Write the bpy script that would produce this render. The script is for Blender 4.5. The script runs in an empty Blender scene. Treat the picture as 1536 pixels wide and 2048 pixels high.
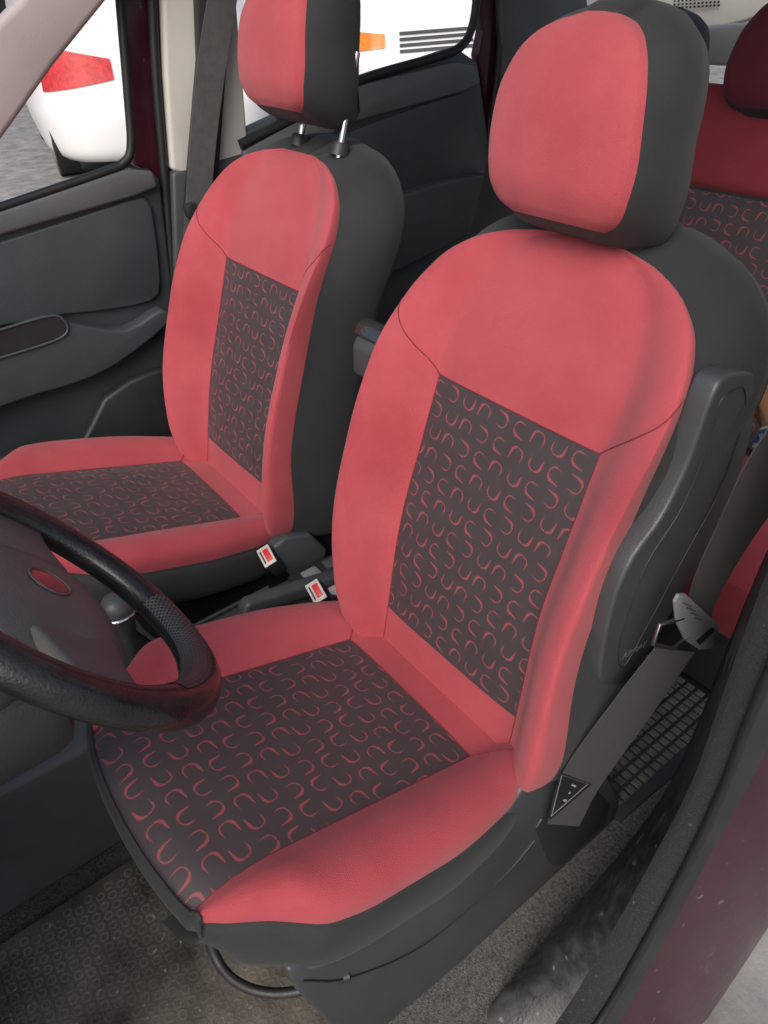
import bpy, bmesh, math, random
import numpy as np
from mathutils import Vector,Matrix
random.seed(3)
scene=bpy.context.scene; COL=scene.collection
# ---------------------------------------------------------------- camera maths
CAM=np.array([.5725,-.4879,.9107]);_y,_p,_r=map(math.radians,(144.4,-36.91,-3.491));F=1456
cf=np.array([math.cos(_y)*math.cos(_p),math.sin(_y)*math.cos(_p),math.sin(_p)])
_rr=np.cross(cf,[0,0,1]);_rr/=np.linalg.norm(_rr);_uu=np.cross(_rr,cf)
cr=_rr*math.cos(_r)+_uu*math.sin(_r);cu=-_rr*math.sin(_r)+_uu*math.cos(_r)
def hit(px,py,o,n):
    d=cf*F+cr*(px-768)-cu*(py-1024);o=np.array(o,float);n=np.array(n,float);t=((o-CAM)@n)/(d@n);return CAM+d*t
def HX(px,py,x):return hit(px,py,(x,0,0),(1,0,0))
def HY(px,py,y):return hit(px,py,(0,y,0),(0,1,0))
def HZ(px,py,z):return hit(px,py,(0,0,z),(0,0,1))
# ---------------------------------------------------------------- materials
def newmat(name):
    m=bpy.data.materials.new(name);m.use_nodes=True;nt=m.node_tree
    return m,nt,nt.nodes['Principled BSDF']
def mat(name,c,rough=.6,var=.15,vs=8,bump=0.,bs=200,sheen=0,metal=0,coat=0,c2=None,wr=0,spec=.5,lo=.35,hi=.68,specks=None,rv=0):
    m,nt,b=newmat(name);N=nt.nodes.new;L=nt.links.new
    tc=N('ShaderNodeTexCoord')
    n=N('ShaderNodeTexNoise');n.inputs['Scale'].default_value=vs;n.inputs['Detail'].default_value=8;n.inputs['Roughness'].default_value=.65
    L(tc.outputs['Object'],n.inputs['Vector'])
    mp=N('ShaderNodeMapRange');mp.inputs[1].default_value=lo;mp.inputs[2].default_value=hi
    L(n.outputs[0],mp.inputs[0])
    mx=N('ShaderNodeMix');mx.data_type='RGBA'
    ca=[max(0,v*(1-var)) for v in c];cb=c2 if c2 else [min(1,v*(1+var)) for v in c]
    mx.inputs[6].default_value=(*ca,1);mx.inputs[7].default_value=(*cb,1)
    L(mp.outputs[0],mx.inputs[0]);out=mx.outputs[2]
    if specks:
        sc,thr,colr=specks
        n4=N('ShaderNodeTexNoise');n4.inputs['Scale'].default_value=sc;n4.inputs['Detail'].default_value=5;L(tc.outputs['Object'],n4.inputs['Vector'])
        m4=N('ShaderNodeMapRange');m4.inputs[1].default_value=thr;m4.inputs[2].default_value=thr+.06;L(n4.outputs[0],m4.inputs[0])
        x4=N('ShaderNodeMix');x4.data_type='RGBA';L(out,x4.inputs[6]);x4.inputs[7].default_value=(*colr,1);L(m4.outputs[0],x4.inputs[0]);out=x4.outputs[2]
    L(out,b.inputs['Base Color'])
    b.inputs['Roughness'].default_value=rough;b.inputs['Metallic'].default_value=metal
    if rv:
        r5=N('ShaderNodeMapRange');r5.inputs[3].default_value=rough;r5.inputs[4].default_value=rough+rv;L(mp.outputs[0],r5.inputs[0]);L(r5.outputs[0],b.inputs['Roughness'])
    b.inputs['Specular IOR Level'].default_value=spec
    if sheen:
        b.inputs['Sheen Weight'].default_value=sheen;b.inputs['Sheen Roughness'].default_value=.5
    if coat:
        b.inputs['Coat Weight'].default_value=coat;b.inputs['Coat Roughness'].default_value=.08
    if bump or wr:
        n2=N('ShaderNodeTexNoise');n2.inputs['Scale'].default_value=bs;n2.inputs['Detail'].default_value=3
        L(tc.outputs['Object'],n2.inputs['Vector'])
        bp=N('ShaderNodeBump');bp.inputs['Strength'].default_value=bump;bp.inputs['Distance'].default_value=.002
        L(n2.outputs[0],bp.inputs['Height'])
        if wr:
            n3=N('ShaderNodeTexNoise');n3.inputs['Scale'].default_value=7;n3.inputs['Detail'].default_value=1;n3.inputs['Distortion'].default_value=.8
            L(tc.outputs['Object'],n3.inputs['Vector'])
            b3=N('ShaderNodeBump');b3.inputs['Strength'].default_value=wr;b3.inputs['Distance'].default_value=.02
            L(n3.outputs[0],b3.inputs['Height']);L(b3.outputs[0],bp.inputs['Normal'])
        L(bp.outputs[0],b.inputs['Normal'])
    return m
def patmat(name,base,pc):
    m,nt,b=newmat(name);N=nt.nodes.new;L=nt.links.new
    tc=N('ShaderNodeTexCoord')
    def M(op,a,bb=None,cc=None):
        n=N('ShaderNodeMath');n.operation=op
        for i,v in enumerate((a,bb,cc)):
            if v is None:continue
            if isinstance(v,(int,float)):n.inputs[i].default_value=v
            else:L(v,n.inputs[i])
        return n.outputs[0]
    sp=N('ShaderNodeSeparateXYZ');L(tc.outputs['UV'],sp.inputs[0])
    P=.0325
    y=M('DIVIDE',sp.outputs[1],P);cy=M('FLOOR',y)
    x=M('ADD',M('DIVIDE',sp.outputs[0],P),M('MULTIPLY',cy,.22));cx=M('FLOOR',x)
    lx=M('SUBTRACT',M('FRACT',x),.5);ly=M('SUBTRACT',M('FRACT',y),.5)
    k=M('ADD',M('ADD',cx,M('MULTIPLY',cy,2.0)),M('FLOOR',M('MULTIPLY',M('ADD',cx,cy),.5)))
    ang=M('ADD',M('MULTIPLY',M('FLOORED_MODULO',k,4.0),math.pi/2),.22)
    cb=N('ShaderNodeCombineXYZ');L(lx,cb.inputs[0]);L(ly,cb.inputs[1])
    vr=N('ShaderNodeVectorRotate');vr.rotation_type='Z_AXIS';L(cb.outputs[0],vr.inputs['Vector']);L(ang,vr.inputs['Angle'])
    s2=N('ShaderNodeSeparateXYZ');L(vr.outputs[0],s2.inputs[0])
    sx=s2.outputs[0]
    ax=M('ABSOLUTE',sx);yy=M('ADD',s2.outputs[1],-.02);yn=M('ABSOLUTE',M('MINIMUM',yy,0.))
    ln=M('POWER',M('ADD',M('POWER',ax,2.4),M('POWER',yn,2.4)),1/2.4)
    d=M('ABSOLUTE',M('SUBTRACT',ln,.30))
    t=M('ABSOLUTE',M('ADD',yy,.10))
    w=M('SUBTRACT',M('ADD',.064,M('MULTIPLY',sx,.05)),M('MULTIPLY',t,.11))
    v=M('DIVIDE',M('SUBTRACT',w,d),.03);v=M('MINIMUM',M('MAXIMUM',v,0.),1.)
    v=M('MULTIPLY',v,M('LESS_THAN',yy,.34));v=M('MULTIPLY',v,M('GREATER_THAN',M('ABSOLUTE',M('ADD',sx,M('MULTIPLY',M('MINIMUM',M('ADD',yy,.1),0.),.3))),.018))
    wv=N('ShaderNodeTexNoise');wv.inputs['Scale'].default_value=700;L(tc.outputs['UV'],wv.inputs['Vector'])
    n=N('ShaderNodeTexNoise');n.inputs['Scale'].default_value=14;L(tc.outputs['UV'],n.inputs['Vector'])
    v=M('MULTIPLY',v,M('ADD',.20,M('ADD',M('MULTIPLY',wv.outputs[0],.5),M('MULTIPLY',n.outputs[0],.6))))
    m0=N('ShaderNodeMix');m0.data_type='RGBA';m0.inputs[6].default_value=(*[a*.85 for a in base],1);m0.inputs[7].default_value=(*[a*1.2 for a in base],1);L(n.outputs[0],m0.inputs[0])
    mx=N('ShaderNodeMix');mx.data_type='RGBA';mx.inputs[7].default_value=(*pc,1);L(m0.outputs[2],mx.inputs[6]);L(v,mx.inputs[0])
    L(mx.outputs[2],b.inputs['Base Color']);b.inputs['Roughness'].default_value=.56
    b.inputs['Sheen Weight'].default_value=.18;b.inputs['Sheen Roughness'].default_value=.4
    n3=N('ShaderNodeTexNoise');n3.inputs['Scale'].default_value=12;n3.inputs['Detail'].default_value=2;L(tc.outputs['Object'],n3.inputs['Vector'])
    b3=N('ShaderNodeBump');b3.inputs['Strength'].default_value=.4;b3.inputs['Distance'].default_value=.012;L(n3.outputs[0],b3.inputs['Height'])
    bp=N('ShaderNodeBump');bp.inputs['Strength'].default_value=.3;bp.inputs['Distance'].default_value=.001;L(wv.outputs[0],bp.inputs['Height']);L(b3.outputs[0],bp.inputs['Normal'])
    L(bp.outputs[0],b.inputs['Normal'])
    return m
RED=mat('red_fabric',(.415,.062,.080),.85,.06,4,.6,900,.14,c2=(.47,.088,.108),wr=.18,spec=.2)
SEAM=mat('seam_thread',(.18,.022,.030),.8)
PAT=patmat('patterned_fabric',(.050,.040,.044),(.34,.070,.084))
BLK=mat('black_fabric',(.024,.026,.0285),.75,.15,9,.4,900,.08,wr=.15,spec=.4)
PLA=mat('grey_plastic',(.065,.071,.078),.40,.12,10,.25,500)
SIDEP=mat('seat_side_plastic',(.056,.061,.067),.36,.10,10,.25,500)
PLD=mat('dark_plastic',(.024,.026,.029),.45,.2,10,.25,500)
DOORM=mat('door_plastic',(.052,.063,.072),.46,.12,6,.3,420)
DOORL=mat('lit_ledge_plastic',(.11,.122,.132),.42,.1,6,.3,420)  # door plastic paled so the belt ledges carry reflected light in their colour
RUB=mat('rubber_seal',(.014,.015,.016),.5,.2,40,.2,300)
FELT=mat('black_felt',(.016,.018,.022),.95,.5,300,.8,900,.08,specks=(160,.66,(.09,.09,.09)))
MAROON=mat('maroon_paint',(.046,.007,.016),.32,.2,12,coat=.25,c2=(.062,.013,.026),lo=.4,hi=.7,specks=(55,.67,(.15,.11,.10)),rv=.12,spec=.3)
BEIGE=mat('pale_trim',(.62,.61,.57),.6,.05,6,.15,400)
APIL=mat('pillar_grey_trim',(.42,.37,.37),.7,.06,6,.2,400)
CHR=mat('chrome',(.75,.75,.75),.15,.05,metal=1)
SATIN=mat('satin_metal',(.45,.46,.48),.35,.05,metal=1)
STRAP=mat('strap_webbing',(.040,.042,.046),.5,.15,60,.5,1200,.08)
LEATH=mat('wheel_leather',(.013,.013,.0135),.24,.4,22,.4,350,coat=.3,rv=.25)
GLOSS=mat('glossy_black',(.03,.032,.034),.12,.2,10,coat=1)
HUBM=mat('hub_plastic',(.125,.117,.108),.45,.12,15,.3,500)
REDP=mat('red_button',(.62,.03,.03),.35)
OFFW=mat('off_white_plastic',(.55,.53,.50),.4)
WHITE=mat('white_paint',(.93,.94,.95),.35,.02,2,coat=.5)
ASPH=mat('asphalt',(.24,.235,.23),.9,.35,6,.6,120)
LAMP=mat('red_lamp',(.66,.04,.05),.15,.3,25,coat=1)
EMB=mat('emblem_red',(.30,.04,.045),.35,.3,25,coat=.4)
AMB=mat('amber_lamp',(.85,.25,.03),.2,.2,25,coat=1)
PAPER=mat('paper',(.6,.62,.6),.7)
BLUE=mat('blue_print',(.03,.10,.25),.6)
TXT=mat('white_print',(.40,.40,.40),.7)
TXTG=mat('grey_print',(.12,.12,.13),.6)
GREYP=mat('tongue_plastic',(.20,.21,.22),.45,.1)
CARP=mat('speckled_carpet',(.075,.075,.072),.95,.4,260,1.,500,c2=(.18,.18,.17),lo=.38,hi=.74,specks=(9,.60,(.10,.09,.075)))
DIRT=mat('dirty_rubber',(.095,.086,.070),.6,.45,5,.5,180,c2=(.25,.225,.185),lo=.38,hi=.66,specks=(70,.66,(.36,.33,.28)))
SILLM=mat('dusty_sill_plastic',(.034,.036,.038),.28,.3,30,.3,200,c2=(.075,.076,.075),lo=.40,hi=.75,specks=(38,.645,(.20,.20,.19)),rv=.4)
# ---------------------------------------------------------------- mesh helpers
OFF={}
def setoff(o,par):OFF[o.name]=OFF[par.name] if par else np.zeros(3)
def mk(name,V,Fc,m,parent=None,uv=None,ang=40,smooth=True):
    V=np.array([tuple(v) for v in V],float)
    off=OFF[parent.name] if parent else np.zeros(3)
    me=bpy.data.meshes.new(name);me.from_pydata([tuple(v) for v in V-off],[],Fc);me.materials.append(m)
    if uv is not None:
        l=me.uv_layers.new(name='UVMap')
        for lo in me.loops:l.data[lo.index].uv=uv[lo.vertex_index]
    bm=bmesh.new();bm.from_mesh(me)
    bmesh.ops.recalc_face_normals(bm,faces=bm.faces)
    for f in bm.faces:f.smooth=smooth
    for e in bm.edges:
        if len(e.link_faces)==2 and e.calc_face_angle(0)>math.radians(ang):e.smooth=False
    bm.to_mesh(me);bm.free()
    o=bpy.data.objects.new(name,me);COL.objects.link(o)
    if parent:o.parent=parent
    setoff(o,parent);return o
def tag(o,label,cat,group=None,kind=None):
    o['label']=label;o['category']=cat
    if group:o['group']=group
    if kind:o['kind']=kind
    return o
def thing(name,loc,label,cat,group=None):
    o=bpy.data.objects.new(name,None);COL.objects.link(o);o.location=tuple(loc);o.empty_display_size=.05
    OFF[o.name]=np.array(loc,float);return tag(o,label,cat,group)
def copy_tree(o,parent=None):
    c=o.copy();COL.objects.link(c);c.parent=parent;OFF[c.name]=OFF[o.name]
    for ch in list(o.children):copy_tree(ch,c)
    return c
def ci(xs,ys,x):
    xs=list(xs);ys=list(ys)
    if x<=xs[0]:return ys[0]
    if x>=xs[-1]:return ys[-1]
    i=max(j for j in range(len(xs)-1) if xs[j]<=x)
    def sl(j):
        if j==0:return (ys[1]-ys[0])/(xs[1]-xs[0])
        if j==len(xs)-1:return (ys[-1]-ys[-2])/(xs[-1]-xs[-2])
        a=(ys[j]-ys[j-1])/(xs[j]-xs[j-1]);b=(ys[j+1]-ys[j])/(xs[j+1]-xs[j])
        return 0 if a*b<=0 else 2*a*b/(a+b)
    h=xs[i+1]-xs[i];t=(x-xs[i])/h
    return (2*t**3-3*t*t+1)*ys[i]+(t**3-2*t*t+t)*h*sl(i)+(-2*t**3+3*t*t)*ys[i+1]+(t**3-t*t)*h*sl(i+1)
def catm(pts,n=8,closed=False):
    P=[np.array(p,float) for p in pts];out=[];N=len(P)
    rng=range(N if closed else N-1)
    for i in rng:
        p0=P[(i-1)%N] if (closed or i>0) else P[0]*2-P[1]
        p1=P[i];p2=P[(i+1)%N];p3=P[(i+2)%N] if (closed or i+2<N) else P[-1]*2-P[-2]
        for k in range(n):
            t=k/n;out.append(.5*((2*p1)+(-p0+p2)*t+(2*p0-5*p1+4*p2-p3)*t*t+(-p0+3*p1-3*p2+p3)*t**3))
    if not closed:out.append(P[-1])
    return out
def tube(name,path,r,m,parent=None,seg=10,closed=False,cap=True):
    path=[np.array(p,float) for p in path];V=[];Fc=[];n=len(path);prev=None
    for i,p in enumerate(path):
        a=path[(i-1)%n] if (closed or i>0) else p;b=path[(i+1)%n] if (closed or i<n-1) else p
        t=b-a;t/=np.linalg.norm(t)+1e-12
        if prev is None:
            h=np.array([0,0,1.]) if abs(t[2])<.9 else np.array([1.,0,0]);u=np.cross(t,h)
        else:u=prev-t*(prev@t)
        u/=np.linalg.norm(u);prev=u;v=np.cross(t,u);rr=r(i/(n-1)) if callable(r) else r
        for k in range(seg):
            th=2*math.pi*k/seg;V.append(p+(u*math.cos(th)+v*math.sin(th))*rr)
    for i in range(n if closed else n-1):
        j=(i+1)%n
        for k in range(seg):Fc.append((i*seg+k,i*seg+(k+1)%seg,j*seg+(k+1)%seg,j*seg+k))
    if not closed and cap:Fc.append(tuple(range(seg)));Fc.append(tuple((n-1)*seg+k for k in range(seg)))
    return mk(name,V,Fc,m,parent,ang=60)
def prism(name,pts,vec,m,parent=None,bev=.004,seg=2):
    pts=[np.array(p,float) for p in pts];vec=np.array(vec,float)
    off=OFF[parent.name] if parent else np.zeros(3)
    bm=bmesh.new();a=[bm.verts.new(tuple(p-off)) for p in pts];b=[bm.verts.new(tuple(p+vec-off)) for p in pts]
    bm.faces.new(a);bm.faces.new(b[::-1]);n=len(pts)
    for i in range(n):bm.faces.new((a[i],b[i],b[(i+1)%n],a[(i+1)%n]))
    bmesh.ops.recalc_face_normals(bm,faces=bm.faces)
    if bev:
        bmesh.ops.bevel(bm,geom=[e for e in bm.edges if e.calc_face_angle(0)>.5],offset=bev,segments=seg,affect='EDGES',profile=.5,clamp_overlap=True)
    for f in bm.faces:f.smooth=True
    for e in bm.edges:
        if len(e.link_faces)==2 and e.calc_face_angle(0)>math.radians(35):e.smooth=False
    me=bpy.data.meshes.new(name);bm.to_mesh(me);bm.free();me.materials.append(m)
    o=bpy.data.objects.new(name,me);COL.objects.link(o)
    if parent:o.parent=parent
    setoff(o,parent);return o
def box(name,c,s,m,parent=None,bev=.005,rz=0):
    c=np.array(c,float);hx,hy,hz=[v/2 for v in s];R=lambda x,y:np.array([x*math.cos(rz)-y*math.sin(rz),x*math.sin(rz)+y*math.cos(rz),0])
    return prism(name,[c+R(-hx,-hy)-[0,0,hz],c+R(hx,-hy)-[0,0,hz],c+R(hx,hy)-[0,0,hz],c+R(-hx,hy)-[0,0,hz]],(0,0,2*hz),m,parent,bev)
def loftc(name,curves,m,parent=None,n=6,ang=50):
    Cs=[catm(c,n) for c in curves];k=min(map(len,Cs));V=[p for c in Cs for p in c[:k]];Fc=[]
    for j in range(len(Cs)-1):
        for i in range(k-1):Fc.append((j*k+i,j*k+i+1,(j+1)*k+i+1,(j+1)*k+i))
    return mk(name,V,Fc,m,parent,ang=ang)
def strap(name,path,wv,m,parent=None,th=.0016,n=8):
    path=[np.array(p,float) for p in path];P=catm(path,n);Wv=catm(wv,n);V=[];Fc=[]
    for i,(p,w) in enumerate(zip(P,Wv)):
        t=P[min(i+1,len(P)-1)]-P[max(i-1,0)];nn=np.cross(t,w);nn=nn/np.linalg.norm(nn)*th/2
        V+=[p-w/2+nn,p+w/2+nn,p+w/2-nn,p-w/2-nn]
    for i in range(len(P)-1):
        for k in range(4):Fc.append((i*4+k,i*4+(k+1)%4,(i+1)*4+(k+1)%4,(i+1)*4+k))
    Fc+= [(0,1,2,3),tuple((len(P)-1)*4+k for k in range(4))]
    return mk(name,V,Fc,m,parent,ang=50)
def text(name,s,o,xa,ya,size,m,parent,lift=.0008):
    c=bpy.data.curves.new(name,'FONT');c.body=s;c.size=size;c.align_x='CENTER';c.extrude=.0002
    t=bpy.data.objects.new(name,c);COL.objects.link(t);bpy.context.view_layer.update()
    me=bpy.data.meshes.new_from_object(t);bpy.data.objects.remove(t)
    xa=np.array(xa,float);xa/=np.linalg.norm(xa);ya=np.array(ya,float);ya-=xa*(ya@xa);ya/=np.linalg.norm(ya);na=np.cross(xa,ya)
    off=OFF[parent.name];o=np.array(o,float)
    for v in me.vertices:
        q=o+xa*v.co.x+ya*v.co.y+na*(v.co.z+lift)-off;v.co=tuple(q)
    me.materials.clear();me.materials.append(m);ob=bpy.data.objects.new(name,me);COL.objects.link(ob);ob.parent=parent;setoff(ob,parent);return ob
X=np.array([1.,0,0])
L=np.linspace
def f1(xs,ys):return lambda v:ci(xs,ys,v)
sm=lambda a,b:(lambda v:(lambda t:t*t*(3-2*t))(min(1,max(0,(v-a)/(b-a)))))
# ---------------------------------------------------------------- upholstered pad
class Pad:
    def __init__(s,o,S,N,wi,W,kn,B,D,rows,ins,rings,mult,closed,n0=0,puff=.004,xs=lambda r:0,xo=lambda r:0,bow=lambda r:0,under=lambda r:0,ne=lambda r:0):
        s.__dict__.update(locals());s.o=np.array(o,float)
    def pt(s,r,a):
        wi=s.wi(r);W=s.W(r);sg=1 if a>=0 else -1;q=abs(a)
        if q<=1:x=a*wi;n=s.puff*(1-q**4)
        else:
            xs=[k[0] for k in s.kn];fx=ci(xs,[k[1] for k in s.kn],q-1);nn=ci(xs,[k[2] for k in s.kn],q-1)
            x=sg*(wi+fx*(W-wi));n=nn*s.B(r)+s.ne(r)*sm(.6,1)(q-1)
        rr=r-s.bow(r)*min(1.4,abs(x)/.16)**2.4
        return x+s.xs(r)+s.xo(r)*max(0,q-1),rr,n+s.D(r)+s.n0
    def w(s,p):return s.o+X*p[0]+s.S*p[1]+s.N*p[2]
    def build(s,shellname,shellmat,parent,covername='front_cover',covermat=RED,ni=14,nb=14):
        A=list(np.linspace(-2,-1,nb+1))+list(np.linspace(-1,1,ni+1))[1:]+list(np.linspace(1,2,nb+1))[1:]
        R=s.rows;G=[[s.pt(r,a) for a in A] for r in R];nA=len(A)
        left=[g[0] for g in G];right=[g[-1] for g in G];top=G[-1][1:-1]
        path=left+top+right[::-1]
        if s.closed:path=path+G[0][1:-1][::-1]
        n=len(path);V=[];uv=[]
        P2=np.array([(p[0],p[1]) for p in path]);nr=[]
        for i in range(n):
            a=P2[(i-1)%n] if (s.closed or i>0) else P2[0];b=P2[(i+1)%n] if (s.closed or i<n-1) else P2[-1]
            t=b-a;v=np.array([-t[1],t[0]]);nr.append(v/(np.linalg.norm(v)+1e-9))
        nr=np.array(nr)
        for _ in range(8):
            nr2=nr.copy()
            for i in range(n):
                if s.closed or 0<i<n-1:nr2[i]=nr[i-1]+2*nr[i]+nr[(i+1)%n]
            nr=nr2/np.linalg.norm(nr2,axis=1)[:,None]
        rings=[(0,0)]+s.rings;dmax=abs(s.rings[-1][1])
        for off,dn in rings:
            for i,p in enumerate(path):
                mu=s.mult(p[1]);u=s.under(p[1]);of=off*mu-u*.05*(abs(dn)/dmax)**1.6;d2=dn*(1-.35*u)
                V.append(s.w((p[0]+nr[i][0]*of,p[1]+nr[i][1]*of,p[2]+d2)))
                uv.append((p[0],p[1]))
        Fc=[];m_=n if s.closed else n-1
        for k in range(len(rings)-1):
            for i in range(m_):
                j=(i+1)%n;Fc.append((k*n+i,k*n+j,(k+1)*n+j,(k+1)*n+i))
        Fc.append(tuple((len(rings)-1)*n+i for i in range(n)))
        sh=mk(shellname,V,Fc,shellmat,parent,uv,ang=60)
        Vf=[s.w(p) for g in G for p in g];uvf=[(p[0],p[1]) for g in G for p in g]
        fr=[];fi=[]
        for j in range(len(R)-1):
            for i in range(nA-1):
                q=(j*nA+i,j*nA+i+1,(j+1)*nA+i+1,(j+1)*nA+i)
                am=(A[i]+A[i+1])/2;rm=(R[j]+R[j+1])/2
                (fi if (s.ins and abs(am)<1 and s.ins[0]<rm<s.ins[1]) else fr).append(q)
        def sub(nm,fs,mm):
            idx=sorted({k for f in fs for k in f});mp={k:i for i,k in enumerate(idx)}
            return mk(nm,[Vf[k] for k in idx],[tuple(mp[k] for k in f) for f in fs],mm,sh,[uvf[k] for k in idx],ang=75)
        sub(covername,fr,covermat)
        if fi:sub('centre_panel',fi,PAT)
        return sh
    def seam(s,name,ra,parent,r=.0009,m=SEAM,lift=.0002):
        pts=[s.w((lambda p:(p[0],p[1],p[2]+lift))(s.pt(*q))) for q in ra]
        return tube(name,pts,r,m,parent,seg=6)
be=math.radians(19.14);al=math.radians(18.22)
sB=np.array([0,math.sin(be),math.cos(be)]);nB=np.array([0,-math.cos(be),math.sin(be)])
tC=np.array([0,-math.cos(al),math.sin(al)]);nC=np.array([0,math.sin(al),math.cos(al)])
CX=-.008
Wb=f1([-.012,0,.03,.09,.2,.35,.47,.55,.61,.645,.668,.68],[.172,.188,.206,.218,.225,.228,.229,.220,.196,.160,.108,.05])
back=Pad((CX,0,0),sB,nB,lambda r:.145*min(1,(Wb(r)/.222)) if r>.5 else .145,Wb,
  [(0,0,0),(.12,.16,.010),(.30,.46,.042),(.48,.74,.066),(.64,.95,.073),(.8,1.06,.062),(.9,1.06,.038),(1,1.0,.004)],
  f1([-.012,.03,.10,.2,.35,.45,.55,.62,.68],[.40,.80,1.0,1.06,1.0,.8,.48,.25,.06]),
  f1([0,.15,.35,.5,.56,.62,.655,.68],[.0,.008,.002,0,-.004,-.013,-.024,-.040]),
  [-.012,-.008,0,.01,.02,.035,.05,.063]+list(L(.063,.456,30))[1:]+[.456+.224*math.sin(t) for t in L(0,math.pi/2,26)][1:],(.063,.456),
  [(.006,-.010),(.018,-.028),(.036,-.055),(.044,-.085),(.038,-.115),(.012,-.135),(-.03,-.142)],lambda v:.20+.80*sm(.36,.66)(v),False,
  xs=lambda r:.020*(1-sm(-.02,.28)(r))-.004*sm(.1,.25)(r)*(1-sm(.42,.6)(r)),xo=lambda r:.026*(1-sm(-.10,.42)(r)),
  ne=lambda r:.022*sm(.02,.2)(r)*(1-sm(.45,.62)(r)))
Wc=f1([-.05,0,.08,.2,.30,.36,.41,.45,.475,.49],[.18,.212,.236,.250,.250,.243,.226,.203,.184,.164])
cush=Pad((CX,0,0),tC,nC,lambda r:.145+.003*sm(.38,.49)(r),Wc,
  [(0,0,0),(.15,.15,.012),(.35,.40,.030),(.55,.68,.037),(.75,.93,.028),(.88,1.03,.010),(1,1.0,-.014)],
  f1([-.05,.05,.2,.4,.49],[.6,.9,1,.8,.3]),
  f1([0,.1,.38,.44,.47,.49],[0,0,0,-.006,-.015,-.028]),
  list(L(-.05,.057,8))+list(L(.057,.40,26))[1:]+[.40+.095*math.sin(t) for t in L(0,math.pi/2,16)][1:],(.057,.5),
  [(.004,-.004),(.008,-.016),(.009,-.038),(.006,-.060),(-.002,-.078),(-.030,-.090)],lambda v:1,False,
  bow=lambda r:.022*sm(.34,.49)(r),under=lambda r:.75*sm(.42,.48)(r))
Wh=f1([.69,.70,.72,.76,.81,.85,.875,.892,.90],[.070,.090,.102,.108,.104,.092,.075,.051,.030])
hD=f1([.69,.70,.73,.80,.86,.885,.90],[-.026,-.015,-.002,.003,-.006,-.018,-.034])
hrings=[(.004,-.008),(.010,-.028),(.013,-.060),(.010,-.090),(-.002,-.112),(-.03,-.126)]
hkn=[(0,0,0),(.5,.5,-.003),(.8,.85,-.009),(1,1,-.018)]
head=Pad((-.030,0,0),sB,nB,lambda r:.6*Wh(r),Wh,hkn,lambda r:1,hD,
  [.795-.105*math.cos(t) for t in L(0,math.pi,34)],None,hrings,lambda v:1+1.2*sm(.78,.88)(v),True,n0=.056,xs=lambda r:.010-.022*sm(.69,.89)(r))
def make_seat():
    root=thing('car_seat',(0,0,-.32),'','car seat','front seats with red and black covers')
    b=back.build('backrest',BLK,root)
    c=cush.build('cushion',BLK,root)
    h=head.build('headrest',BLK,root)
    for sg in(-1,1):
        back.seam('seam',[(.456+(.555-.456)*t,sg*(1+.93*t)) for t in L(0,1,18)],b)
        cush.seam('seam',[(.057-.05*t,sg*(1+.55*t)) for t in L(0,1,12)],c)
    back.seam('seam',[(r,-1) for r in L(.0,.456,30)]+[(.456,a) for a in L(-1,1,14)]+[(r,1) for r in L(.456,0,30)],b)
    cush.seam('seam',[(r,-1) for r in L(.488,.057,30)]+[(.057,a) for a in L(-1,1,14)]+[(r,1) for r in L(.057,.488,30)],c)
    cush.seam('edge_piping',[(r,2) for r in L(0,.40,20)]+[(.40+.095*math.sin(t),2) for t in L(0,math.pi/2,14)][1:]+[(.495,a) for a in L(1.9,-1.9,24)],c,.0018,BLK)
    for sg in(-1,1):
        g=back.o+X*(sg*.066-.024)+nB*-.062
        tube('post',[g+sB*s_ for s_ in(.62,.80)],.0058,CHR,h,seg=14)
        tube('post_guide',[g+sB*.690,g+sB*.706,g+sB*.711],lambda t:.019-.005*t,PLD,b,seg=18)
    prof=[(-.33,-.005),(-.31,-.10),(-.27,-.20),(-.2,-.315),(.20,-.315),(.20,-.1),(.12,-.02),(-.1,-.03)]
    prism('seat_frame',[(-.19,a,b_) for a,b_ in prof],(.37,0,0),PLD,root,.01)
    return root
ds=make_seat()
ds['label']='driver seat with red bolsters nearest the open door, headrest lowered onto the backrest'
ps=copy_tree(ds);ps.location=(-.688,.018,-.308)
ps['label']='passenger seat farther from the camera, headrest raised on two chrome posts'
for ch in ps.children:
    if ch.name.startswith('headrest'):
        ch.location=tuple(sB*.050+np.array([.010,0,0]))
        for g in ch.children:
            if g.name.startswith('post'):g.location=(.042,0,0)
    if ch.name.startswith('backrest'):
        for g in ch.children:
            if g.name.startswith('post_guide'):g.location=(.050,0,0)
for ch in ds.children:
    if ch.name.startswith('headrest'):ch.location=tuple(sB*.001)
sc_px=[(575,1945),(595,1985),(640,2030),(690,2085),(770,2055),(900,1945),(1060,1818),(1222,1685),(1240,1600),(1205,1530),(1110,1530),(1060,1560),(990,1660),(850,1790),(700,1880),(620,1915)]
side=prism('side_trim',[HX(a,b,.228) for a,b in sc_px],(-.03,0,0),SIDEP,ds,.006,3)
clip=prism('recliner_cap',[HX(a,b,.231) for a,b in[(1072,1660),(1085,1640),(1150,1590),(1190,1575),(1222,1610),(1212,1650),(1120,1735),(1100,1730)]],(-.012,0,0),PLD,ds,.004)
tube('trim_ridge',catm([HX(a,b,.2285) for a,b in[(605,1962),(700,1955),(850,1888),(1000,1760),(1070,1680)]],6),.0016,PLD,side,8)
shield_px=[(1426,795),(1452,755),(1500,745),(1512,762),(1508,850),(1470,980),(1410,1110),(1330,1250),(1262,1360),(1220,1374),(1200,1350),(1225,1215),(1265,1120),(1322,1040),(1368,950),(1400,865)]
sh=prism('side_shield',catm([HX(a,b,.241) for a,b in shield_px],4,True),(-.03,0,0),SIDEP,ds,.005,4)
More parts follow.
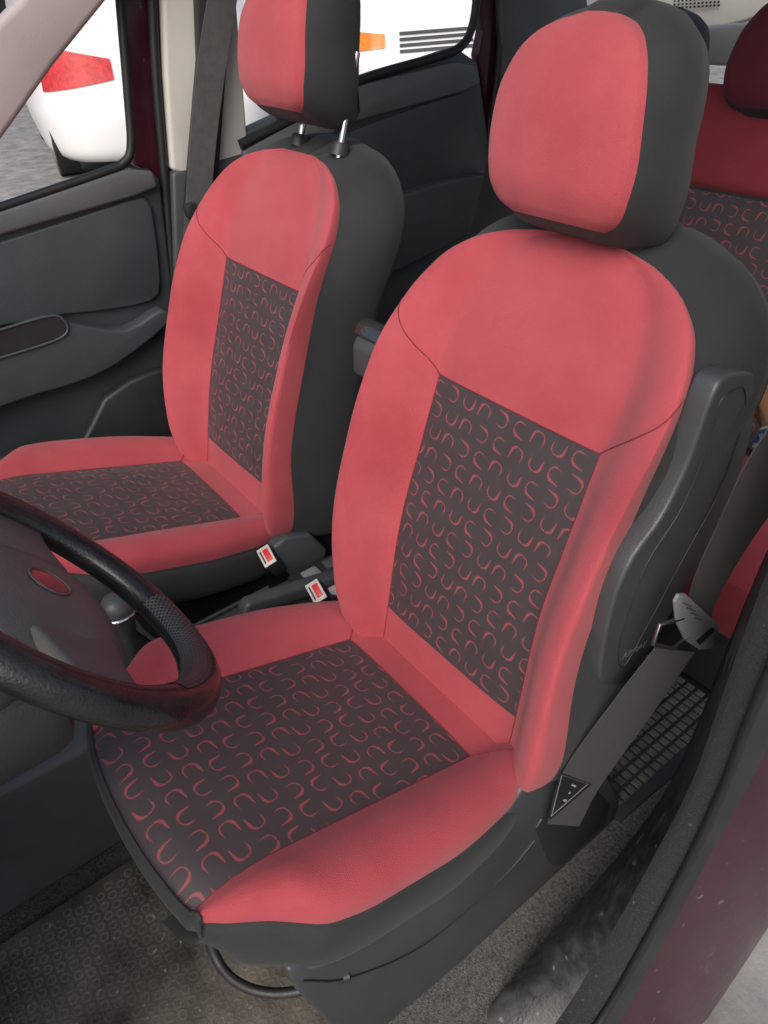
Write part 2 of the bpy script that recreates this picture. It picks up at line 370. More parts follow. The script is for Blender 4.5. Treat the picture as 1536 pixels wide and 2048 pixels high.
p2=[(1440,805),(1470,778),(1490,782),(1484,850),(1440,980),(1370,1110),(1290,1260),(1245,1335),(1240,1280),(1290,1135),(1360,1022),(1412,900)]
tube('groove',catm([HX(a,b,.2412) for a,b in p2],6,True),.0008,PLD,sh,6,True)
text('airbag_lettering','AIRBAG',HX(1268,1305,.2414),HX(1300,1290,.2404)-HX(1250,1318,.2404),HX(1255,1290,.2404)-HX(1268,1325,.2404),.016,TXTG,sh)
bar=catm([HZ(440,1820,.0),HZ(420,1868,-.03),HZ(432,1915,-.055),HZ(465,1958,-.065),HZ(520,1983,-.068),HZ(590,1983,-.068),HZ(700,1950,-.06)],6)
tube('adjuster_bar',bar,.0062,PLD,ds,10)
OFF[ps.name]=np.array(ps.location)
prism('recliner_cover',[HX(a,b,-.44) for a,b in[(548,1095),(575,1075),(622,1068),(655,1100),(645,1150),(590,1160),(556,1130)]],(-.03,0,0),PLA,ps,.006,3)
# ---------------------------------------------------------------- seat belts
bt=thing('seat_belt',HX(1150,1600,.245),'black seat belt with grey tongue hanging beside the driver seat','seat belt','seat belts')
low=[HX(1128,1650,.243),HX(1165,1560,.247),HX(1265,1420,.262),HX(1352,1300,.275)]
wv=[(HX(1170,1610,.243)-HX(1100,1600,.243))*.9,(HX(1205,1575,.247)-HX(1120,1540,.247))*.85,(HX(1308,1445,.262)-HX(1240,1390,.262))*.85,(HX(1390,1300,.275)-HX(1312,1290,.275))*1.0]
strap('lower_strap',low,wv,STRAP,bt)
up=[HX(1392,1285,.272),HX(1408,1190,.275),HX(1468,1070,.282),HX(1540,950,.288),HX(1620,830,.29)]
wv=[HX(1412,1290,.272)-HX(1372,1270,.272),HX(1432,1205,.275)-HX(1384,1175,.275),HX(1500,1090,.282)-HX(1440,1050,.282),HX(1580,980,.288)-HX(1500,925,.288),HX(1660,860,.29)-HX(1580,805,.29)]
strap('upper_strap',up,wv,STRAP,bt)
tg=prism('tongue',[HX(a,b,.290) for a,b in[(1350,1205),(1358,1190),(1372,1188),(1436,1248),(1440,1280),(1428,1298),(1400,1300),(1372,1282),(1354,1245)]],(-.004,0,0),GREYP,bt,.0012)
prism('belt_slot',[HX(a,b,.2903) for a,b in[(1392,1282),(1424,1254),(1430,1262),(1400,1290)]],(-.002,0,0),RUB,tg,0)
plate=[(1366,1236),(1318,1250),(1306,1288),(1345,1298),(1374,1274)]
tube('tongue_plate',[HX(a,b,.288) for a,b in plate],.0026,SATIN,tg,8)
for k in range(4):
    tube('grip_rib',[HX(1364+k*8,1205+k*10,.2905),HX(1382+k*7,1213+k*9,.2905)],.0007,PLA,tg,6)
lab=prism('warning_label',[HX(a,b,.2475) for a,b in[(1120,1545),(1182,1568),(1098,1640)]],(.0012,0,0),PLD,bt,0)
tube('label_edge',[HX(a,b,.2490) for a,b in[(1124,1550),(1176,1568),(1103,1632)]],.0003,TXT,lab,6,True)
for k,s_ in enumerate(['Germany','E3','LEAR']):
    text('label_lettering',s_,HX(1146-k*9,1572+k*15,.2490),HX(1160,1575,.249)-HX(1110,1560,.249),HX(1140,1560,.249)-HX(1125,1600,.249),.0050,TXT,lab)
pb=thing('seat_belt',HX(400,430,-1.02),'grey seat belt hanging down the pillar behind the passenger seat','seat belt','seat belts')
strap('strap',[HX(455,-60,-1.03),HX(425,120,-1.03),HX(405,300,-1.03),HX(392,470,-1.03)],[HX(470,0,-1.03)-HX(410,0,-1.03)]*2+[HX(430,300,-1.03)-HX(378,300,-1.03)]*2,mat('grey_webbing',(.095,.095,.098),.6,.15,60,.5,1200,.08),pb)
prism('tongue',[HX(a,b,-1.01) for a,b in[(372,412),(392,405),(398,440),(378,436)]],(-.02,0,0),PLD,pb,.003)
def buckle(p,d,label):
    p=np.array(p);d=np.array(d,float);d/=np.linalg.norm(d)
    t=thing('belt_buckle',p,label,'belt buckle','front belt buckles')
    s=np.cross(d,[0,-1,.3]);s/=np.linalg.norm(s);n=np.cross(s,d)
    def slab(nm,c,w,h,th,m,par,bev):
        return prism(nm,[c-s*w/2-n*th/2,c+s*w/2-n*th/2,c+s*w/2-n*th/2+d*h,c-s*w/2-n*th/2+d*h],n*th,m,par,bev)
    hs=slab('housing',p,.044,.060,.028,PLD,t,.005)
    slab('bezel',p+d*.058,.041,.0035,.026,OFFW,hs,.001)
    slab('release_button',p+d*.0600-n*.003,.028,.002,.012,REDP,t,.001)
    slab('tongue_slot',p+d*.0600+n*.0075,.028,.0018,.003,RUB,t,0)
    tube('stalk',[p+d*.01,p-d*.05+[0,.02,0],p-d*.12+[0,.04,0]],.010,PLA,t,8)
bp1=HX(632,1183,-.285);bp2=HX(533,1112,-.43)
for bp_,lb in((bp1,'driver belt buckle with red button, standing against the inner side of the driver cushion'),(bp2,'passenger belt buckle with red button, beside the passenger cushion')):
    d=np.array([.35,-.55,1]);d/=np.linalg.norm(d);buckle(bp_-d*.06,d,lb)
# ---------------------------------------------------------------- steering wheel
Wc_=np.array([-.045,-.450,.450]);vd=np.array([0,.62,-.785]);vd/=np.linalg.norm(vd);vn=np.cross(X,vd);vn/=np.linalg.norm(vn)
if vn[1]<0:vn=-vn
sw=thing('steering_wheel',Wc_-vn*.08,'black leather steering wheel with perforated grip, cropped at the left edge','steering wheel')
def wp(th,r,n=0):return Wc_+X*math.cos(th)*r+vd*math.sin(th)*r+vn*n
R0=.176
V=[];Fc=[];NS=120;K=18
def fatf(th):return 1.22+.16*math.exp(-((math.sin(th*2)-.9)/.5)**2)
for i in range(NS):
    th=2*math.pi*i/NS;fat=fatf(th)
    for k in range(K):
        ph=2*math.pi*k/K;V.append(wp(th,R0+.0165*fat*math.cos(ph),.0145*fat*math.sin(ph)))
for i in range(NS):
    for k in range(K):Fc.append((i*K+k,i*K+(k+1)%K,((i+1)%NS)*K+(k+1)%K,((i+1)%NS)*K+k))
rim=mk('rim',V,Fc,LEATH,sw)
def perf():
    m,nt,b=newmat('perforated_leather');N=nt.nodes.new;Lk=nt.links.new
    tc=N('ShaderNodeTexCoord');v=N('ShaderNodeTexVoronoi');v.inputs['Scale'].default_value=1;v.inputs['Randomness'].default_value=0
    mp=N('ShaderNodeMapping');mp.inputs['Scale'].default_value=(220,220,1);mp.inputs['Rotation'].default_value=(0,0,.785);Lk(tc.outputs['UV'],mp.inputs[0]);Lk(mp.outputs[0],v.inputs['Vector'])
    r=N('ShaderNodeMapRange');r.inputs[1].default_value=.2;r.inputs[2].default_value=.42;Lk(v.outputs['Distance'],r.inputs[0])
    mx=N('ShaderNodeMix');mx.data_type='RGBA';mx.inputs[6].default_value=(.002,.002,.002,1);mx.inputs[7].default_value=(.065,.065,.067,1);Lk(r.outputs[0],mx.inputs[0]);Lk(mx.outputs[2],b.inputs['Base Color'])
    bp=N('ShaderNodeBump');bp.inputs['Strength'].default_value=.6;bp.inputs['Distance'].default_value=.001;Lk(r.outputs[0],bp.inputs['Height']);Lk(bp.outputs[0],b.inputs['Normal']);b.inputs['Roughness'].default_value=.4
    return m
PERF=perf()
for t0,t1 in((.45,1.9),(math.pi+.35,math.pi+1.2)):
    V=[];Fc=[];uv=[]
    for i in range(41):
        th=t0+(t1-t0)*i/40;fat=fatf(th)
        for k in range(11):
            ph=math.radians(90+k*9);V.append(wp(th,R0+(.0165*fat+.0004)*math.cos(ph),(.0145*fat+.0004)*math.sin(ph)));uv.append((th*R0,math.radians(k*9)*.018))
    for i in range(40):
        for k in range(10):Fc.append((i*11+k,i*11+k+1,(i+1)*11+k+1,(i+1)*11+k))
    mk('grip_patch',V,Fc,PERF,rim,uv)
def hubdome(name,rx,ry,h,n0,m,par,cx=0,cy=0,pw=2.6,dp=.04):
    V=[Wc_+X*cx+vd*cy+vn*(n0+h)];Fc=[];NR=10;NA=48
    for j in range(1,NR+1):
        f=j/NR
        for i in range(NA):
            a=2*math.pi*i/NA;c=math.cos(a);s=math.sin(a);q=(abs(c)**pw+abs(s)**pw)**(-1/pw)
            V.append(Wc_+X*(cx+rx*f*c*q)+vd*(cy+ry*f*s*q)+vn*(n0+h*(1-f**4)))
    for i in range(NA):
        Fc.append((0,1+i,1+(i+1)%NA))
        for j in range(NR-1):Fc.append((1+j*NA+i,1+(j+1)*NA+i,1+(j+1)*NA+(i+1)%NA,1+j*NA+(i+1)%NA))
    b0=len(V)
    for i in range(NA):V.append(V[1+(NR-1)*NA+i]-vn*dp)
    for i in range(NA):Fc.append((1+(NR-1)*NA+i,b0+i,b0+(i+1)%NA,1+(NR-1)*NA+(i+1)%NA))
    return mk(name,V,Fc,m,par,ang=50)
hub=hubdome('hub',.098,.084,.022,-.014,HUBM,sw,0,.004)
hubdome('emblem',.020,.020,.0012,.0088,EMB,hub,pw=2,dp=.002)
tube('emblem_ring',[wp(2*math.pi*i/40,.0212,.0092) for i in range(40)],.0010,HUBM,hub,8,True)
for sg in(-1,1):
    a0,w0,w1=.12,.095,.062
    th0=a0 if sg>0 else math.pi-a0
    t=np.array([-math.sin(th0),math.cos(th0)]);r0,r1=.07,.168
    ctr=[wp(th0,r) for r in(r0,(r0+r1)/2,r1)];tv=X*t[0]+vd*t[1]
    pts=[ctr[0]-tv*w0/2,ctr[1]-tv*(w0+w1)/4*.85,ctr[2]-tv*w1/2,ctr[2]+tv*w1/2,ctr[1]+tv*(w0+w1)/4*.85,ctr[0]+tv*w0/2]
    prism('spoke',[p-vn*.016 for p in pts],vn*.016,HUBM,sw,.005,3)
tube('steering_column',[Wc_-vn*.02,Wc_-vn*.12,Wc_-vn*.30],lambda t:.045+.02*t,PLD,sw,20)
# ---------------------------------------------------------------- dashboard lower and console
da=thing('dashboard',(0,-.95,-.1),'dark lower dashboard edge behind the steering wheel','dashboard')
prism('knee_panel',[(-.9,-.72,.30),(-.9,-.80,.0),(-.9,-1.1,-.1),(-.9,-1.2,.5),(-.9,-.85,.52)],(1.16,0,0),PLA,da,.02,3)
box('column_shroud',Wc_-vn*.13+np.array([0,0,-.03]),(.13,.16,.10),PLD,da,.03)
cc=thing('centre_console',(-.35,0,-.32),'dark plastic centre console between the two front seats','console')
prism('console_body',[(-.285,-1.0,-.31),(-.285,-1.0,-.02),(-.285,-.55,-.04),(-.285,-.25,-.06),(-.285,.28,-.06),(-.285,.32,-.31)],(-.15,0,0),PLA,cc,.012,3)
prism('console_tray',[(-.300,-.02,-.058),(-.300,.17,-.058),(-.425,.17,-.058),(-.425,-.02,-.058)],(0,0,.010),PLD,cc,.004)
for i in range(3):
    for j in range(2):box('switch',(-.325-.036*i,.02+.05*j,-.045),(.026,.034,.008),(PLA if (i+j)%2 else GREYP) if (i,j)!=(0,0) else OFFW,cc,.002)
prism('handbrake_lever',[(-.34,.10,-.04),(-.34,-.14,.015),(-.34,-.155,.0),(-.34,-.155,-.015),(-.34,.10,-.07)],(-.03,0,0),PLA,cc,.009,3)
tube('tray_rim',[(-.292,-.24,-.055),(-.292,-.06,-.055),(-.428,-.06,-.055),(-.428,-.24,-.055)],.005,SIDEP,cc,8,True)
k0=HX(238,1225,-.36)
tube('gear_knob',[k0+np.array(a) for a in[(0,0,-.05),(0,0,-.02),(0,0,0),(0,0,.015),(0,0,.028),(0,0,.034)]],lambda t:[.015,.02,.027,.027,.02,.008][min(5,int(round(t*5)))],PLA,cc,20)
tube('knob_ring',[k0+np.array([math.cos(a)*.026,math.sin(a)*.026,.003]) for a in L(0,2*math.pi,32)[:-1]],.004,CHR,cc,8,True)
tube('gear_gaiter',[k0+np.array([0,0,-.22]),k0+np.array([0,0,-.1]),k0+np.array([0,0,-.05])],lambda t:.06-.045*t,PLD,cc,18)
bx=thing('storage_box',(-.35,.38,-.1),'glossy black storage box standing behind the gap between the front seats','storage box')
prism('box_body',[HX(a,b,-.38) for a,b in[(703,690),(716,660),(735,650),(800,672),(800,770),(705,745)]],(.08,0,0),PLA,bx,.006,3)
prism('box_lid',[p+np.array([-.003,0,.004]) for p in [HX(a,b,-.38) for a,b in[(706,672),(716,648),(735,638),(800,663),(800,695)]]],(.088,0,0),GLOSS,bx,.005,3)
# ---------------------------------------------------------------- far side doors and pillars
XD=-1.09
def PX(px,x=XD):return [HX(a,b,x) for a,b in px]
fd=thing('front_door',(-1.12,-.3,-.2),'blue grey plastic panel of the front passenger door below the side window','car door')
prism('door_panel',PX([(-700,640),(0,425),(240,340),(300,338),(322,360),(345,560),(350,1150),(-900,1800)]),(-.03,0,0),DOORM,fd,.01,3)
prism('belt_ledge',PX([(-700,640),(0,418),(245,336),(300,340),(312,372),(262,392),(0,468),(-700,700)],-1.088),(.018,0,0),DOORL,fd,.008,3)
prism('upper_insert',catm(PX([(-500,620),(0,482),(250,402),(292,400),(305,440),(318,560),(300,600),(200,620),(0,650),(-500,800)],-1.088),2,True),(.010,0,0),DOORM,fd,.006,3)
prism('armrest',catm(PX([(-500,830),(0,655),(90,628),(150,640),(240,650),(310,610),(322,640),(220,720),(130,760),(0,800),(-500,1000)],-1.085),3,True),(.040,0,0),DOORM,fd,.014,4)
prism('pull_recess',catm(PX([(-100,690),(0,662),(95,634),(125,642),(130,660),(100,680),(0,712),(-100,745)],-1.044),3,True),(.0015,0,0),PLD,fd,0)
tube('recess_lip',catm(PX([(-100,690),(0,660),(98,632),(128,640),(134,664),(102,684),(0,716),(-100,748)],-1.043),5,True),.003,DOORM,fd,8,True)
prism('door_pocket',catm(PX([(-400,1150),(0,905),(60,885),(150,890),(200,790),(300,735),(340,760),(350,1000),(-400,1700)],-1.085),2,True),(.03,0,0),PLD,fd,.01,3)
ro=thing('window_frame',(-1.1,0,.6),'black rubber window seal around the front passenger window','window frame')
tube('seal',catm(PX([(-600,615),(0,415),(205,345),(248,325),(262,290),(255,180),(240,0),(225,-200)],-1.08),8),.009,RUB,ro,10)
ap=thing('pillar_trim',(-1.05,-.2,.9),'pale grey sloping windscreen pillar in the upper left corner','pillar trim')
prism('trim',PX([(-120,400),(0,285),(110,130),(215,0),(420,-250),(260,-300),(40,0),(-120,160)],-1.03),(-.05,0,0),APIL,ap,.012,4)
bpn=thing('door_pillar',(-1.09,.2,-.2),'maroon and grey pillar between the passenger side windows','door pillar')
prism('painted_frame',PX([(232,-100),(262,200),(268,330),(300,345),(322,420),(338,700),(350,1000),(400,1000),(345,-100)],-1.115),(-.03,0,0),MAROON,bpn,.006,3)
tube('door_seal',catm(PX([(300,-100),(312,150),(328,340),(345,560),(352,800)],-1.10),6),.010,RUB,bpn,10)
prism('upper_trim',PX([(322,-150),(332,150),(345,340),(378,352),(470,330),(498,300),(490,200),(462,-150)],-1.08),(-.03,0,0),BEIGE,bpn,.008,3)
prism('lower_trim',PX([(345,345),(350,500),(356,900),(500,1000),(600,500),(500,300)],-1.078),(-.03,0,0),PLA,bpn,.008,3)
prism('belt_slot',PX([(388,-150),(398,120),(372,420),(430,460),(455,120),(458,-150)],-1.05),(-.02,0,0),PLD,bpn,.004)
rd=thing('rear_door',(-1.12,.7,-.2),'dark grey plastic panel of the rear passenger side door','car door')
prism('door_panel',PX([(470,270),(700,165),(915,95),(958,125),(985,330),(1000,900),(480,900)],-1.085),(-.04,0,0),DOORM,rd,.01,3)
prism('belt_ledge',PX([(480,300),(700,172),(905,122),(945,130),(955,165),(930,180),(700,245),(480,360)],-1.083),(.016,0,0),DOORL,rd,.007,3)
prism('upper_insert',catm(PX([(600,330),(700,262),(900,192),(935,200),(950,260),(955,330),(900,370),(700,420),(600,440)],-1.083),3,True),(.008,0,0),DOORM,rd,.006,3)
prism('armrest',catm(PX([(600,470),(800,380),(950,345),(975,370),(960,440),(700,560)],-1.083),3,True),(.045,0,0),DOORM,rd,.012,3)
tube('window_seal',catm(PX([(480,290),(640,210),(720,160),(880,112),(925,90),(945,50),(955,-20),(970,-200)],-1.075),8),.011,RUB,rd,10)
tube('glass_run',catm(PX([(500,-200),(520,100),(560,230)],-1.075),6),.012,RUB,rd,10)
rp=thing('door_pillar',(-1.1,1.1,.3),'maroon painted rear pillar behind the rear side window','door pillar')
prism('painted_frame',PX([(945,-100),(965,60),(955,110),(975,250),(1000,400),(1050,400),(1050,-100)],-1.10),(-.03,0,0),MAROON,rp,.006,3)
tube('door_seal',catm(PX([(1005,-100),(1000,100),(985,260),(1000,420)],-1.085),6),.012,RUB,rp,10)
prism('rear_trim',PX([(1000,-150),(1005,100),(990,300),(1010,700),(1300,700),(1150,-150)],-1.07),(-.03,0,0),PLA,rp,.01,3)
# ---------------------------------------------------------------- rear seat and load area
rs=thing('rear_seat',(-.4,1.0,-.2),'red and black rear bench seat behind the driver seat, right edge','rear seat')
rS=np.array([0,math.sin(.35),math.cos(.35)]);rN=np.array([0,-math.cos(.35),math.sin(.35)])
def slabf(nm,x0,x1,s0,s1,o,m,par,th=.08,bev=.03,n0=0):
    return prism(nm,[o+X*x0+rS*s0+rN*n0,o+X*x1+rS*s0+rN*n0,o+X*x1+rS*s1+rN*n0,o+X*x0+rS*s1+rN*n0],-rN*th,m,par,bev,4)
ro_=np.array([0,.88,.02])
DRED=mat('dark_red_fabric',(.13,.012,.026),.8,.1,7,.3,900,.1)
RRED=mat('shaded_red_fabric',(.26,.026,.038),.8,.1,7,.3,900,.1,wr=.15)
bb=slabf('backrest',-1.0,.30,0,.69,ro_,BLK,rs,.10,.03)
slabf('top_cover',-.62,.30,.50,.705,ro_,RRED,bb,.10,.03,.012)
def panel(nm,x0,x1,s0,s1,par):
    V=[];uv=[];Fc=[];
    for j in range(9):
        for i in range(9):
            x=x0+(x1-x0)*i/8;s=s0+(s1-s0)*j/8;V.append(ro_+X*x+rS*s+rN*.013);uv.append((x,s))
    for j in range(8):
        for i in range(8):Fc.append((j*9+i,j*9+i+1,(j+1)*9+i+1,(j+1)*9+i))
    return mk(nm,V,Fc,PAT,par,uv)
panel('centre_panel',-.55,.25,.04,.50,bb)
rh=Pad((-.215,.86,-.01),rS,rN,lambda r:.6*1.3*Wh(r),lambda r:1.3*Wh(r),hkn,lambda r:1,hD,head.rows,None,hrings,lambda v:1,True,n0=.06)
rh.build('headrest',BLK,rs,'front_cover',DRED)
rh2=Pad((-.62,.90,-.04),rS,rN,lambda r:.6*Wh(r),Wh,hkn,lambda r:1,hD,head.rows,None,hrings,lambda v:1,True,n0=.03)
rh2.build('headrest',BLK,rs,'front_cover',BLK)
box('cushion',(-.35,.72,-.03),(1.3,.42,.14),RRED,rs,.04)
box('seat_base',(-.35,.74,-.2),(1.28,.34,.2),PLD,rs,.02)
tl=thing('load_area_trim',(-.4,1.9,.7),'pale plastic tailgate trim with speaker grille behind the rear seat','trim panel')
prism('panel',[HY(a,b,1.9) for a,b in[(1240,-80),(1300,20),(1370,60),(1450,55),(1600,10),(1700,-80)]],(0,.05,0),BEIGE,tl,.01,3)
prism('shelf',[HY(a,b,1.6) for a,b in[(1330,60),(1440,50),(1600,40),(1600,140),(1400,130),(1340,110)]],(0,.05,0),BEIGE,tl,.01,3)
for i in range(12):
    for j in range(3):
        c=HY(1350+i*8,2+j*7-i*.5,1.895);tube('grille_hole',[c,c-np.array([0,.004,0])],.003,PLD,tl,6)
rf=thing('roof_shade',(-.35,.8,1.08),'partial car roof panel out of view, added to shade the seats','car roof')  # unseen partial roof, added to darken the rear seat and headrests
box('roof_shade_panel',(-.40,.83,1.16),(1.38,1.30,.03),APIL,rf,.01)
pp=thing('newspaper',HY(1530,880,.62),'folded printed paper with white lettering on a blue band on the rear seat','paper')
prism('sheet',[HY(a,b,.60) for a,b in[(1502,895),(1520,855),(1640,830),(1640,905)]],(0,.12,-.03),PAPER,pp,.002)
bnd=prism('blue_band',[HY(a,b,.598) for a,b in[(1506,886),(1520,860),(1640,836),(1640,870)]],(0,-.001,0),BLUE,pp,0)
text('lettering','Kant',HY(1538,876,.596),HY(1560,862,.596)-HY(1530,870,.596),HY(1540,840,.596)-HY(1545,872,.596),.016,TXT,bnd)
bg=thing('cloth_bag',HY(1540,800,.65),'crumpled beige and orange bag lying on the rear seat','bag')
V=[];Fc=[]
bc=HY(1590,790,.68)
for j in range(17):
    for i in range(32):
        a=2*math.pi*i/32;b=math.pi*j/16;rr=.078*(1+(.22*math.sin(3*a+j*.5)+.08*math.sin(7*a-j))*math.sin(b))
        V.append(bc+np.array([rr*math.sin(b)*math.cos(a)*1.1,rr*math.sin(b)*math.sin(a)*.7,rr*math.cos(b)]))
for j in range(16):
    for i in range(32):Fc.append((j*32+i,j*32+(i+1)%32,(j+1)*32+(i+1)%32,(j+1)*32+i))
mk('bag_body',V,Fc,mat('beige_cloth',(.55,.42,.28),.8,.3,20,.4,200,c2=(.6,.25,.12),wr=.5),bg)
# ---------------------------------------------------------------- floor, mats, sill
fl=mk('floor',[(-1.08,-1.5,-.325),(.40,-1.5,-.325),(.40,2.2,-.325),(-1.08,2.2,-.325)],[(0,1,2,3)],CARP);tag(fl,'speckled grey car carpet','floor',kind='structure')
fm=thing('floor_mat',(0,-.7,-.32),'worn brown grey rubber floor mat with round studs in the driver footwell','floor mat')
prism('mat_sheet',[(-.25,-1.3,-.321),(.24,-1.3,-.321),(.25,-.62,-.321),(.22,-.40,-.321),(.17,-.29,-.321),(.10,-.26,-.321),(-.12,-.26,-.321),(-.25,-.42,-.321)],(0,0,.006),DIRT,fm,.002)
V=[];Fc=[]
def ring(V,Fc,c,r0,r1,h,n=12):
    b=len(V)
    for r,z in((r0,0),(r0,h),(r1,h),(r1,0)):
        for i in range(n):a=2*math.pi*i/n;V.append((c[0]+r*math.cos(a),c[1]+r*math.sin(a),c[2]+z))
    for k in range(3):
        for i in range(n):Fc.append((b+k*n+i,b+k*n+(i+1)%n,b+(k+1)*n+(i+1)%n,b+(k+1)*n+i))
for i in range(26):
    for j in range(34):
        x=-.23+i*.019+(.0095 if j%2 else 0);y=-.92+j*.0175
        if x<.19 and y<-.31 and not(y<-.62 and x>.05) and not(y>-.45 and x<-.12):ring(V,Fc,(x,y,-.3155),.0045,.0075,.0012)
mk('stud_pattern',V,Fc,DIRT,fm)
V=[];Fc=[]
for k in range(12):
    y=-.95+k*.024
    b=len(V);x0,x1=.06,.20
    V+=[(x0,y,-.3155),(x1,y,-.3155),(x1,y+.012,-.3155),(x0,y+.012,-.3155),(x0,y,-.3125),(x1,y,-.3125),(x1,y+.012,-.3125),(x0,y+.012,-.3125)]
    Fc+=[(b+4,b+5,b+6,b+7),(b,b+1,b+5,b+4),(b+1,b+2,b+6,b+5),(b+2,b+3,b+7,b+6),(b+3,b,b+4,b+7)]
mk('heel_ribs',V,Fc,DIRT,fm)
rm=thing('floor_mat',(.12,.45,-.32),'ribbed black rubber floor mat on the floor behind the driver seat','floor mat')
MATG=mat('mat_rubber',(.11,.11,.102),.6,.3,20,.3,200)
prism('mat_sheet',[(-.3,.22,-.321),(.24,.22,-.321),(.25,.60,-.321),(-.3,.60,-.321)],(0,0,.006),PLD,rm,.003)
V=[];Fc=[]
for i in range(22):
    for j in range(18):
        x=-.28+i*.023;y=.24+j*.019;b=len(V)
        for z,s in((-.3152,0),(-.311,.002)):V+=[(x+s,y+s,z),(x+.017-s,y+s,z),(x+.017-s,y+.014-s,z),(x+s,y+.014-s,z)]
        Fc+=[(b+4,b+5,b+6,b+7)]+[(b+k,b+(k+1)%4,b+4+(k+1)%4,b+4+k) for k in range(4)]
mk('tread_blocks',V,Fc,MATG,rm)
sl=thing('door_sill',(.35,-.1,-.3),'dusty black door sill and rubber seal rising into the near pillar, lower right','door sill')
def CP(px,x,up):
    P=[HX(a,b,x) for a,b in px]
    return [P[0]+np.array([0,-1.0,.0]),P[0]+np.array([0,-.12,-.002])]+P+[P[-1]+np.array(up)]
U=(0,.10,.5)
cA=CP([(950,2048),(1090,1880),(1220,1730),(1320,1600),(1385,1470),(1440,1330),(1500,1180),(1570,1020)],.300,U)
cB=CP([(1110,2048),(1220,1870),(1320,1690),(1385,1560),(1435,1420),(1480,1290),(1540,1130),(1620,960)],.378,U)
cC=CP([(1190,2048),(1290,1880),(1380,1710),(1445,1570),(1490,1450),(1536,1340),(1610,1160),(1700,980)],.414,U)
cD=CP([(1235,2048),(1330,1880),(1420,1710),(1490,1585),(1550,1470),(1610,1350),(1690,1170),(1790,980)],.430,U)
cE=CP([(1385,2048),(1450,1950),(1530,1830),(1620,1690),(1700,1560),(1780,1430),(1880,1240),(2000,1040)],.485,U)
cA0=[np.array([p[0],p[1]+.02,-.33]) for p in cA]
loftc('scuff_plate',[cA0,cA,[(p*.5+q*.5)+np.array([0,-.004,.004]) for p,q in zip(cA,cB)],cB],SILLM,sl,ang=70)
loftc('felt_trim',[cB,[p*.6+q*.4+np.array([-.002,-.008,.006]) for p,q in zip(cB,cC)],cC],FELT,sl,ang=70)
tube('rubber_seal',catm([p+np.array([.003,-.003,.002]) for p in cC],8),.0055,RUB,sl,12)
loftc('seal_channel',[[p-np.array([0,0,.004]) for p in cC],cD],PLD,sl,ang=70)
cM=[p*.55+q*.45+np.array([0,-.012,.008]) for p,q in zip(cD,cE)]
cE2=[p+np.array([.004,.03,-.25]) for p in cE]
loftc('painted_panel',[cD,[p*.9+q*.1+np.array([0,-.006,.003]) for p,q in zip(cD,cE)],cM,cE,cE2],MAROON,sl,ang=70)
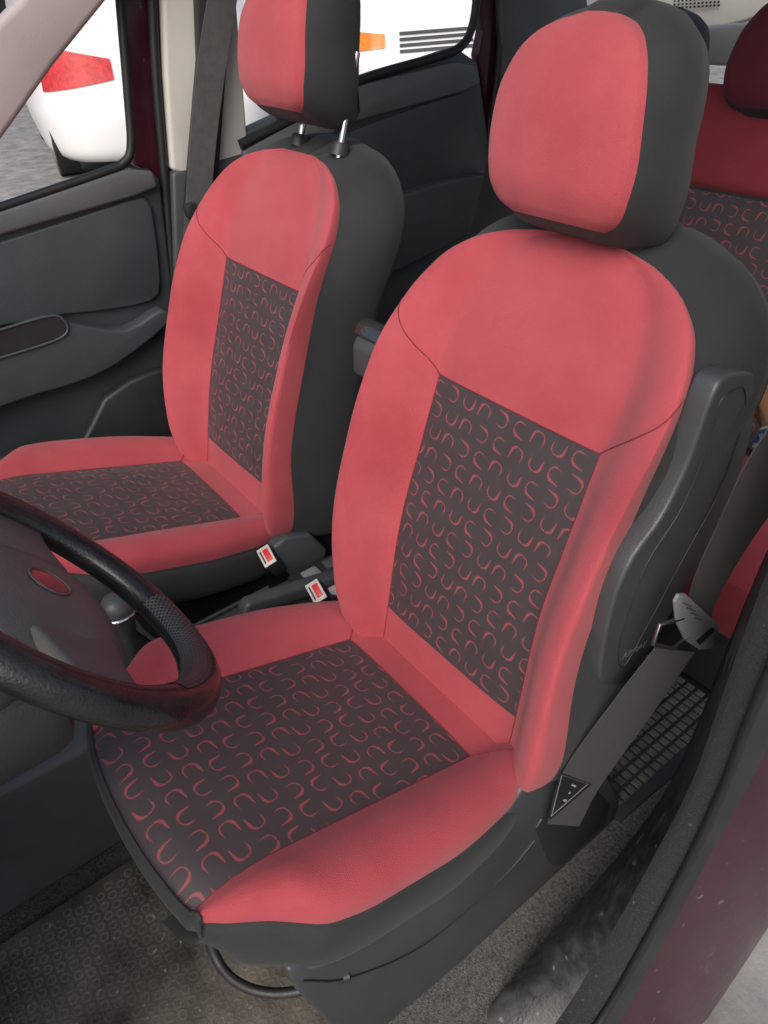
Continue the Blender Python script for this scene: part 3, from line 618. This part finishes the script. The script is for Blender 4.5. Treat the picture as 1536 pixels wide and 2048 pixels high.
# ---------------------------------------------------------------- outside
gr=mk('ground',[(-60,-60,-.62),(60,-60,-.62),(60,60,-.62),(-60,60,-.62)],[(0,1,2,3)],ASPH);tag(gr,'rough dark asphalt outside','ground',kind='structure')
def parked(name,c,rot,Ln,Wd,label,patches):
    c=np.array(c,float)
    root=thing(name,c,label,'car','white cars parked outside')
    zs=[.18,.22,.35,.55,.75,.90,1.0,1.3,1.65,1.88,1.95];ins=[.10,.04,.0,-.02,0.02,.04,.05,.09,.16,.24,.4]
    def pt(u,z,o=0):
        i_=ci(zs,ins,z)-o;a=Ln/2-i_;b=Wd/2-i_*.8;e=4.5
        th=u*2*math.pi;ct,st=math.cos(th),math.sin(th);q=(abs(ct)**e+abs(st)**e)**(-1/e)
        x,y=a*ct*q,b*st*q
        return c+np.array([x*math.cos(rot)-y*math.sin(rot),x*math.sin(rot)+y*math.cos(rot),z])
    V=[];Fc=[];NU=96;ZZ=list(L(.18,1.95,40))
    for z in ZZ:
        for i in range(NU):V.append(pt(i/NU,z))
    for j in range(len(ZZ)-1):
        for i in range(NU):Fc.append((j*NU+i,j*NU+(i+1)%NU,(j+1)*NU+(i+1)%NU,(j+1)*NU+i))
    Fc.append(tuple((len(ZZ)-1)*NU+i for i in range(NU)));Fc.append(tuple(range(NU)))
    mk('body',V,Fc,WHITE,root)
    for nm,u0,u1,z0,z1,m,sl_ in patches:
        V=[];Fc=[];n=12
        for j in range(n+1):
            for i in range(n+1):
                f=i/n;g=j/n;V.append(pt(u0+(u1-u0)*f,z0+(z1-z0)*g*(1-sl_*f)+sl_*.35*(z1-z0)*f,.012))
        for j in range(n):
            for i in range(n):Fc.append((j*(n+1)+i,j*(n+1)+i+1,(j+1)*(n+1)+i+1,(j+1)*(n+1)+i))
        mk(nm,V,Fc,m,root)
    for sx in(-1,1):
        for sy in(-1,1):
            d=np.array([sx*Ln*.30,sy*(Wd/2-.16)]);q=c+np.array([d[0]*math.cos(rot)-d[1]*math.sin(rot),d[0]*math.sin(rot)+d[1]*math.cos(rot),.31]);ax=np.array([-math.sin(rot),math.cos(rot),0])*.1
            w=tube('wheel',[q-ax,q+ax],.31,RUB,root,28)
            tube('rim',[q-ax*1.03,q+ax*1.03],.19,CHR,w,24)
    return root
parked('parked_car',(-8.62,3.02,-.62),-.22,4.1,2.3,'white parked car with red tail light seen through the front passenger window',
  [('tail_light',-.138,-.062,.76,1.14,LAMP,.6),('tail_light',.138,.062,.76,1.14,LAMP,.6)])
parked('parked_car',(-9.40,7.28,-.62),-.40,4.4,2.4,'white parked car with amber lamp and dark grille seen through the rear side window',
  [('headlight',-.118,-.080,.70,.90,AMB,.3),('headlight',.118,.080,.70,.90,AMB,.3)]+[('grille',-.06,.06,.66+.06*k,.695+.06*k,PLA,0) for k in range(4)])
# ---------------------------------------------------------------- light and camera
w=bpy.data.worlds.new('World');scene.world=w;w.use_nodes=True;nt=w.node_tree
sky=nt.nodes.new('ShaderNodeTexSky');sky.sky_type='NISHITA';sky.sun_disc=False
sky.sun_elevation=math.radians(44)
SD=np.array([.50,-.66,.0]);SD/=np.linalg.norm(SD)
sky.sun_rotation=math.atan2(SD[0],SD[1]);sky.air_density=1.0;sky.dust_density=5
nt.links.new(sky.outputs[0],nt.nodes['Background'].inputs[0]);nt.nodes['Background'].inputs[1].default_value=.15
sun=bpy.data.lights.new('sun','SUN');sun.energy=1.5;sun.angle=math.radians(45);sun.color=(1,.97,.93)
so=bpy.data.objects.new('sun',sun);COL.objects.link(so)
ev=math.radians(44)
dv=Vector((SD[0]*math.cos(ev),SD[1]*math.cos(ev),math.sin(ev)))
so.rotation_euler=dv.to_track_quat('Z','Y').to_euler()
cam=bpy.data.cameras.new('camera');co=bpy.data.objects.new('camera',cam);COL.objects.link(co)
cam.sensor_fit='VERTICAL';cam.sensor_height=32;cam.lens=32*F/2048;cam.clip_start=.02;cam.clip_end=300
co.matrix_world=Matrix(((cr[0],cu[0],-cf[0],CAM[0]),(cr[1],cu[1],-cf[1],CAM[1]),(cr[2],cu[2],-cf[2],CAM[2]),(0,0,0,1)))
scene.camera=co
scene.view_settings.view_transform='Standard';scene.view_settings.look='None';scene.view_settings.exposure=0
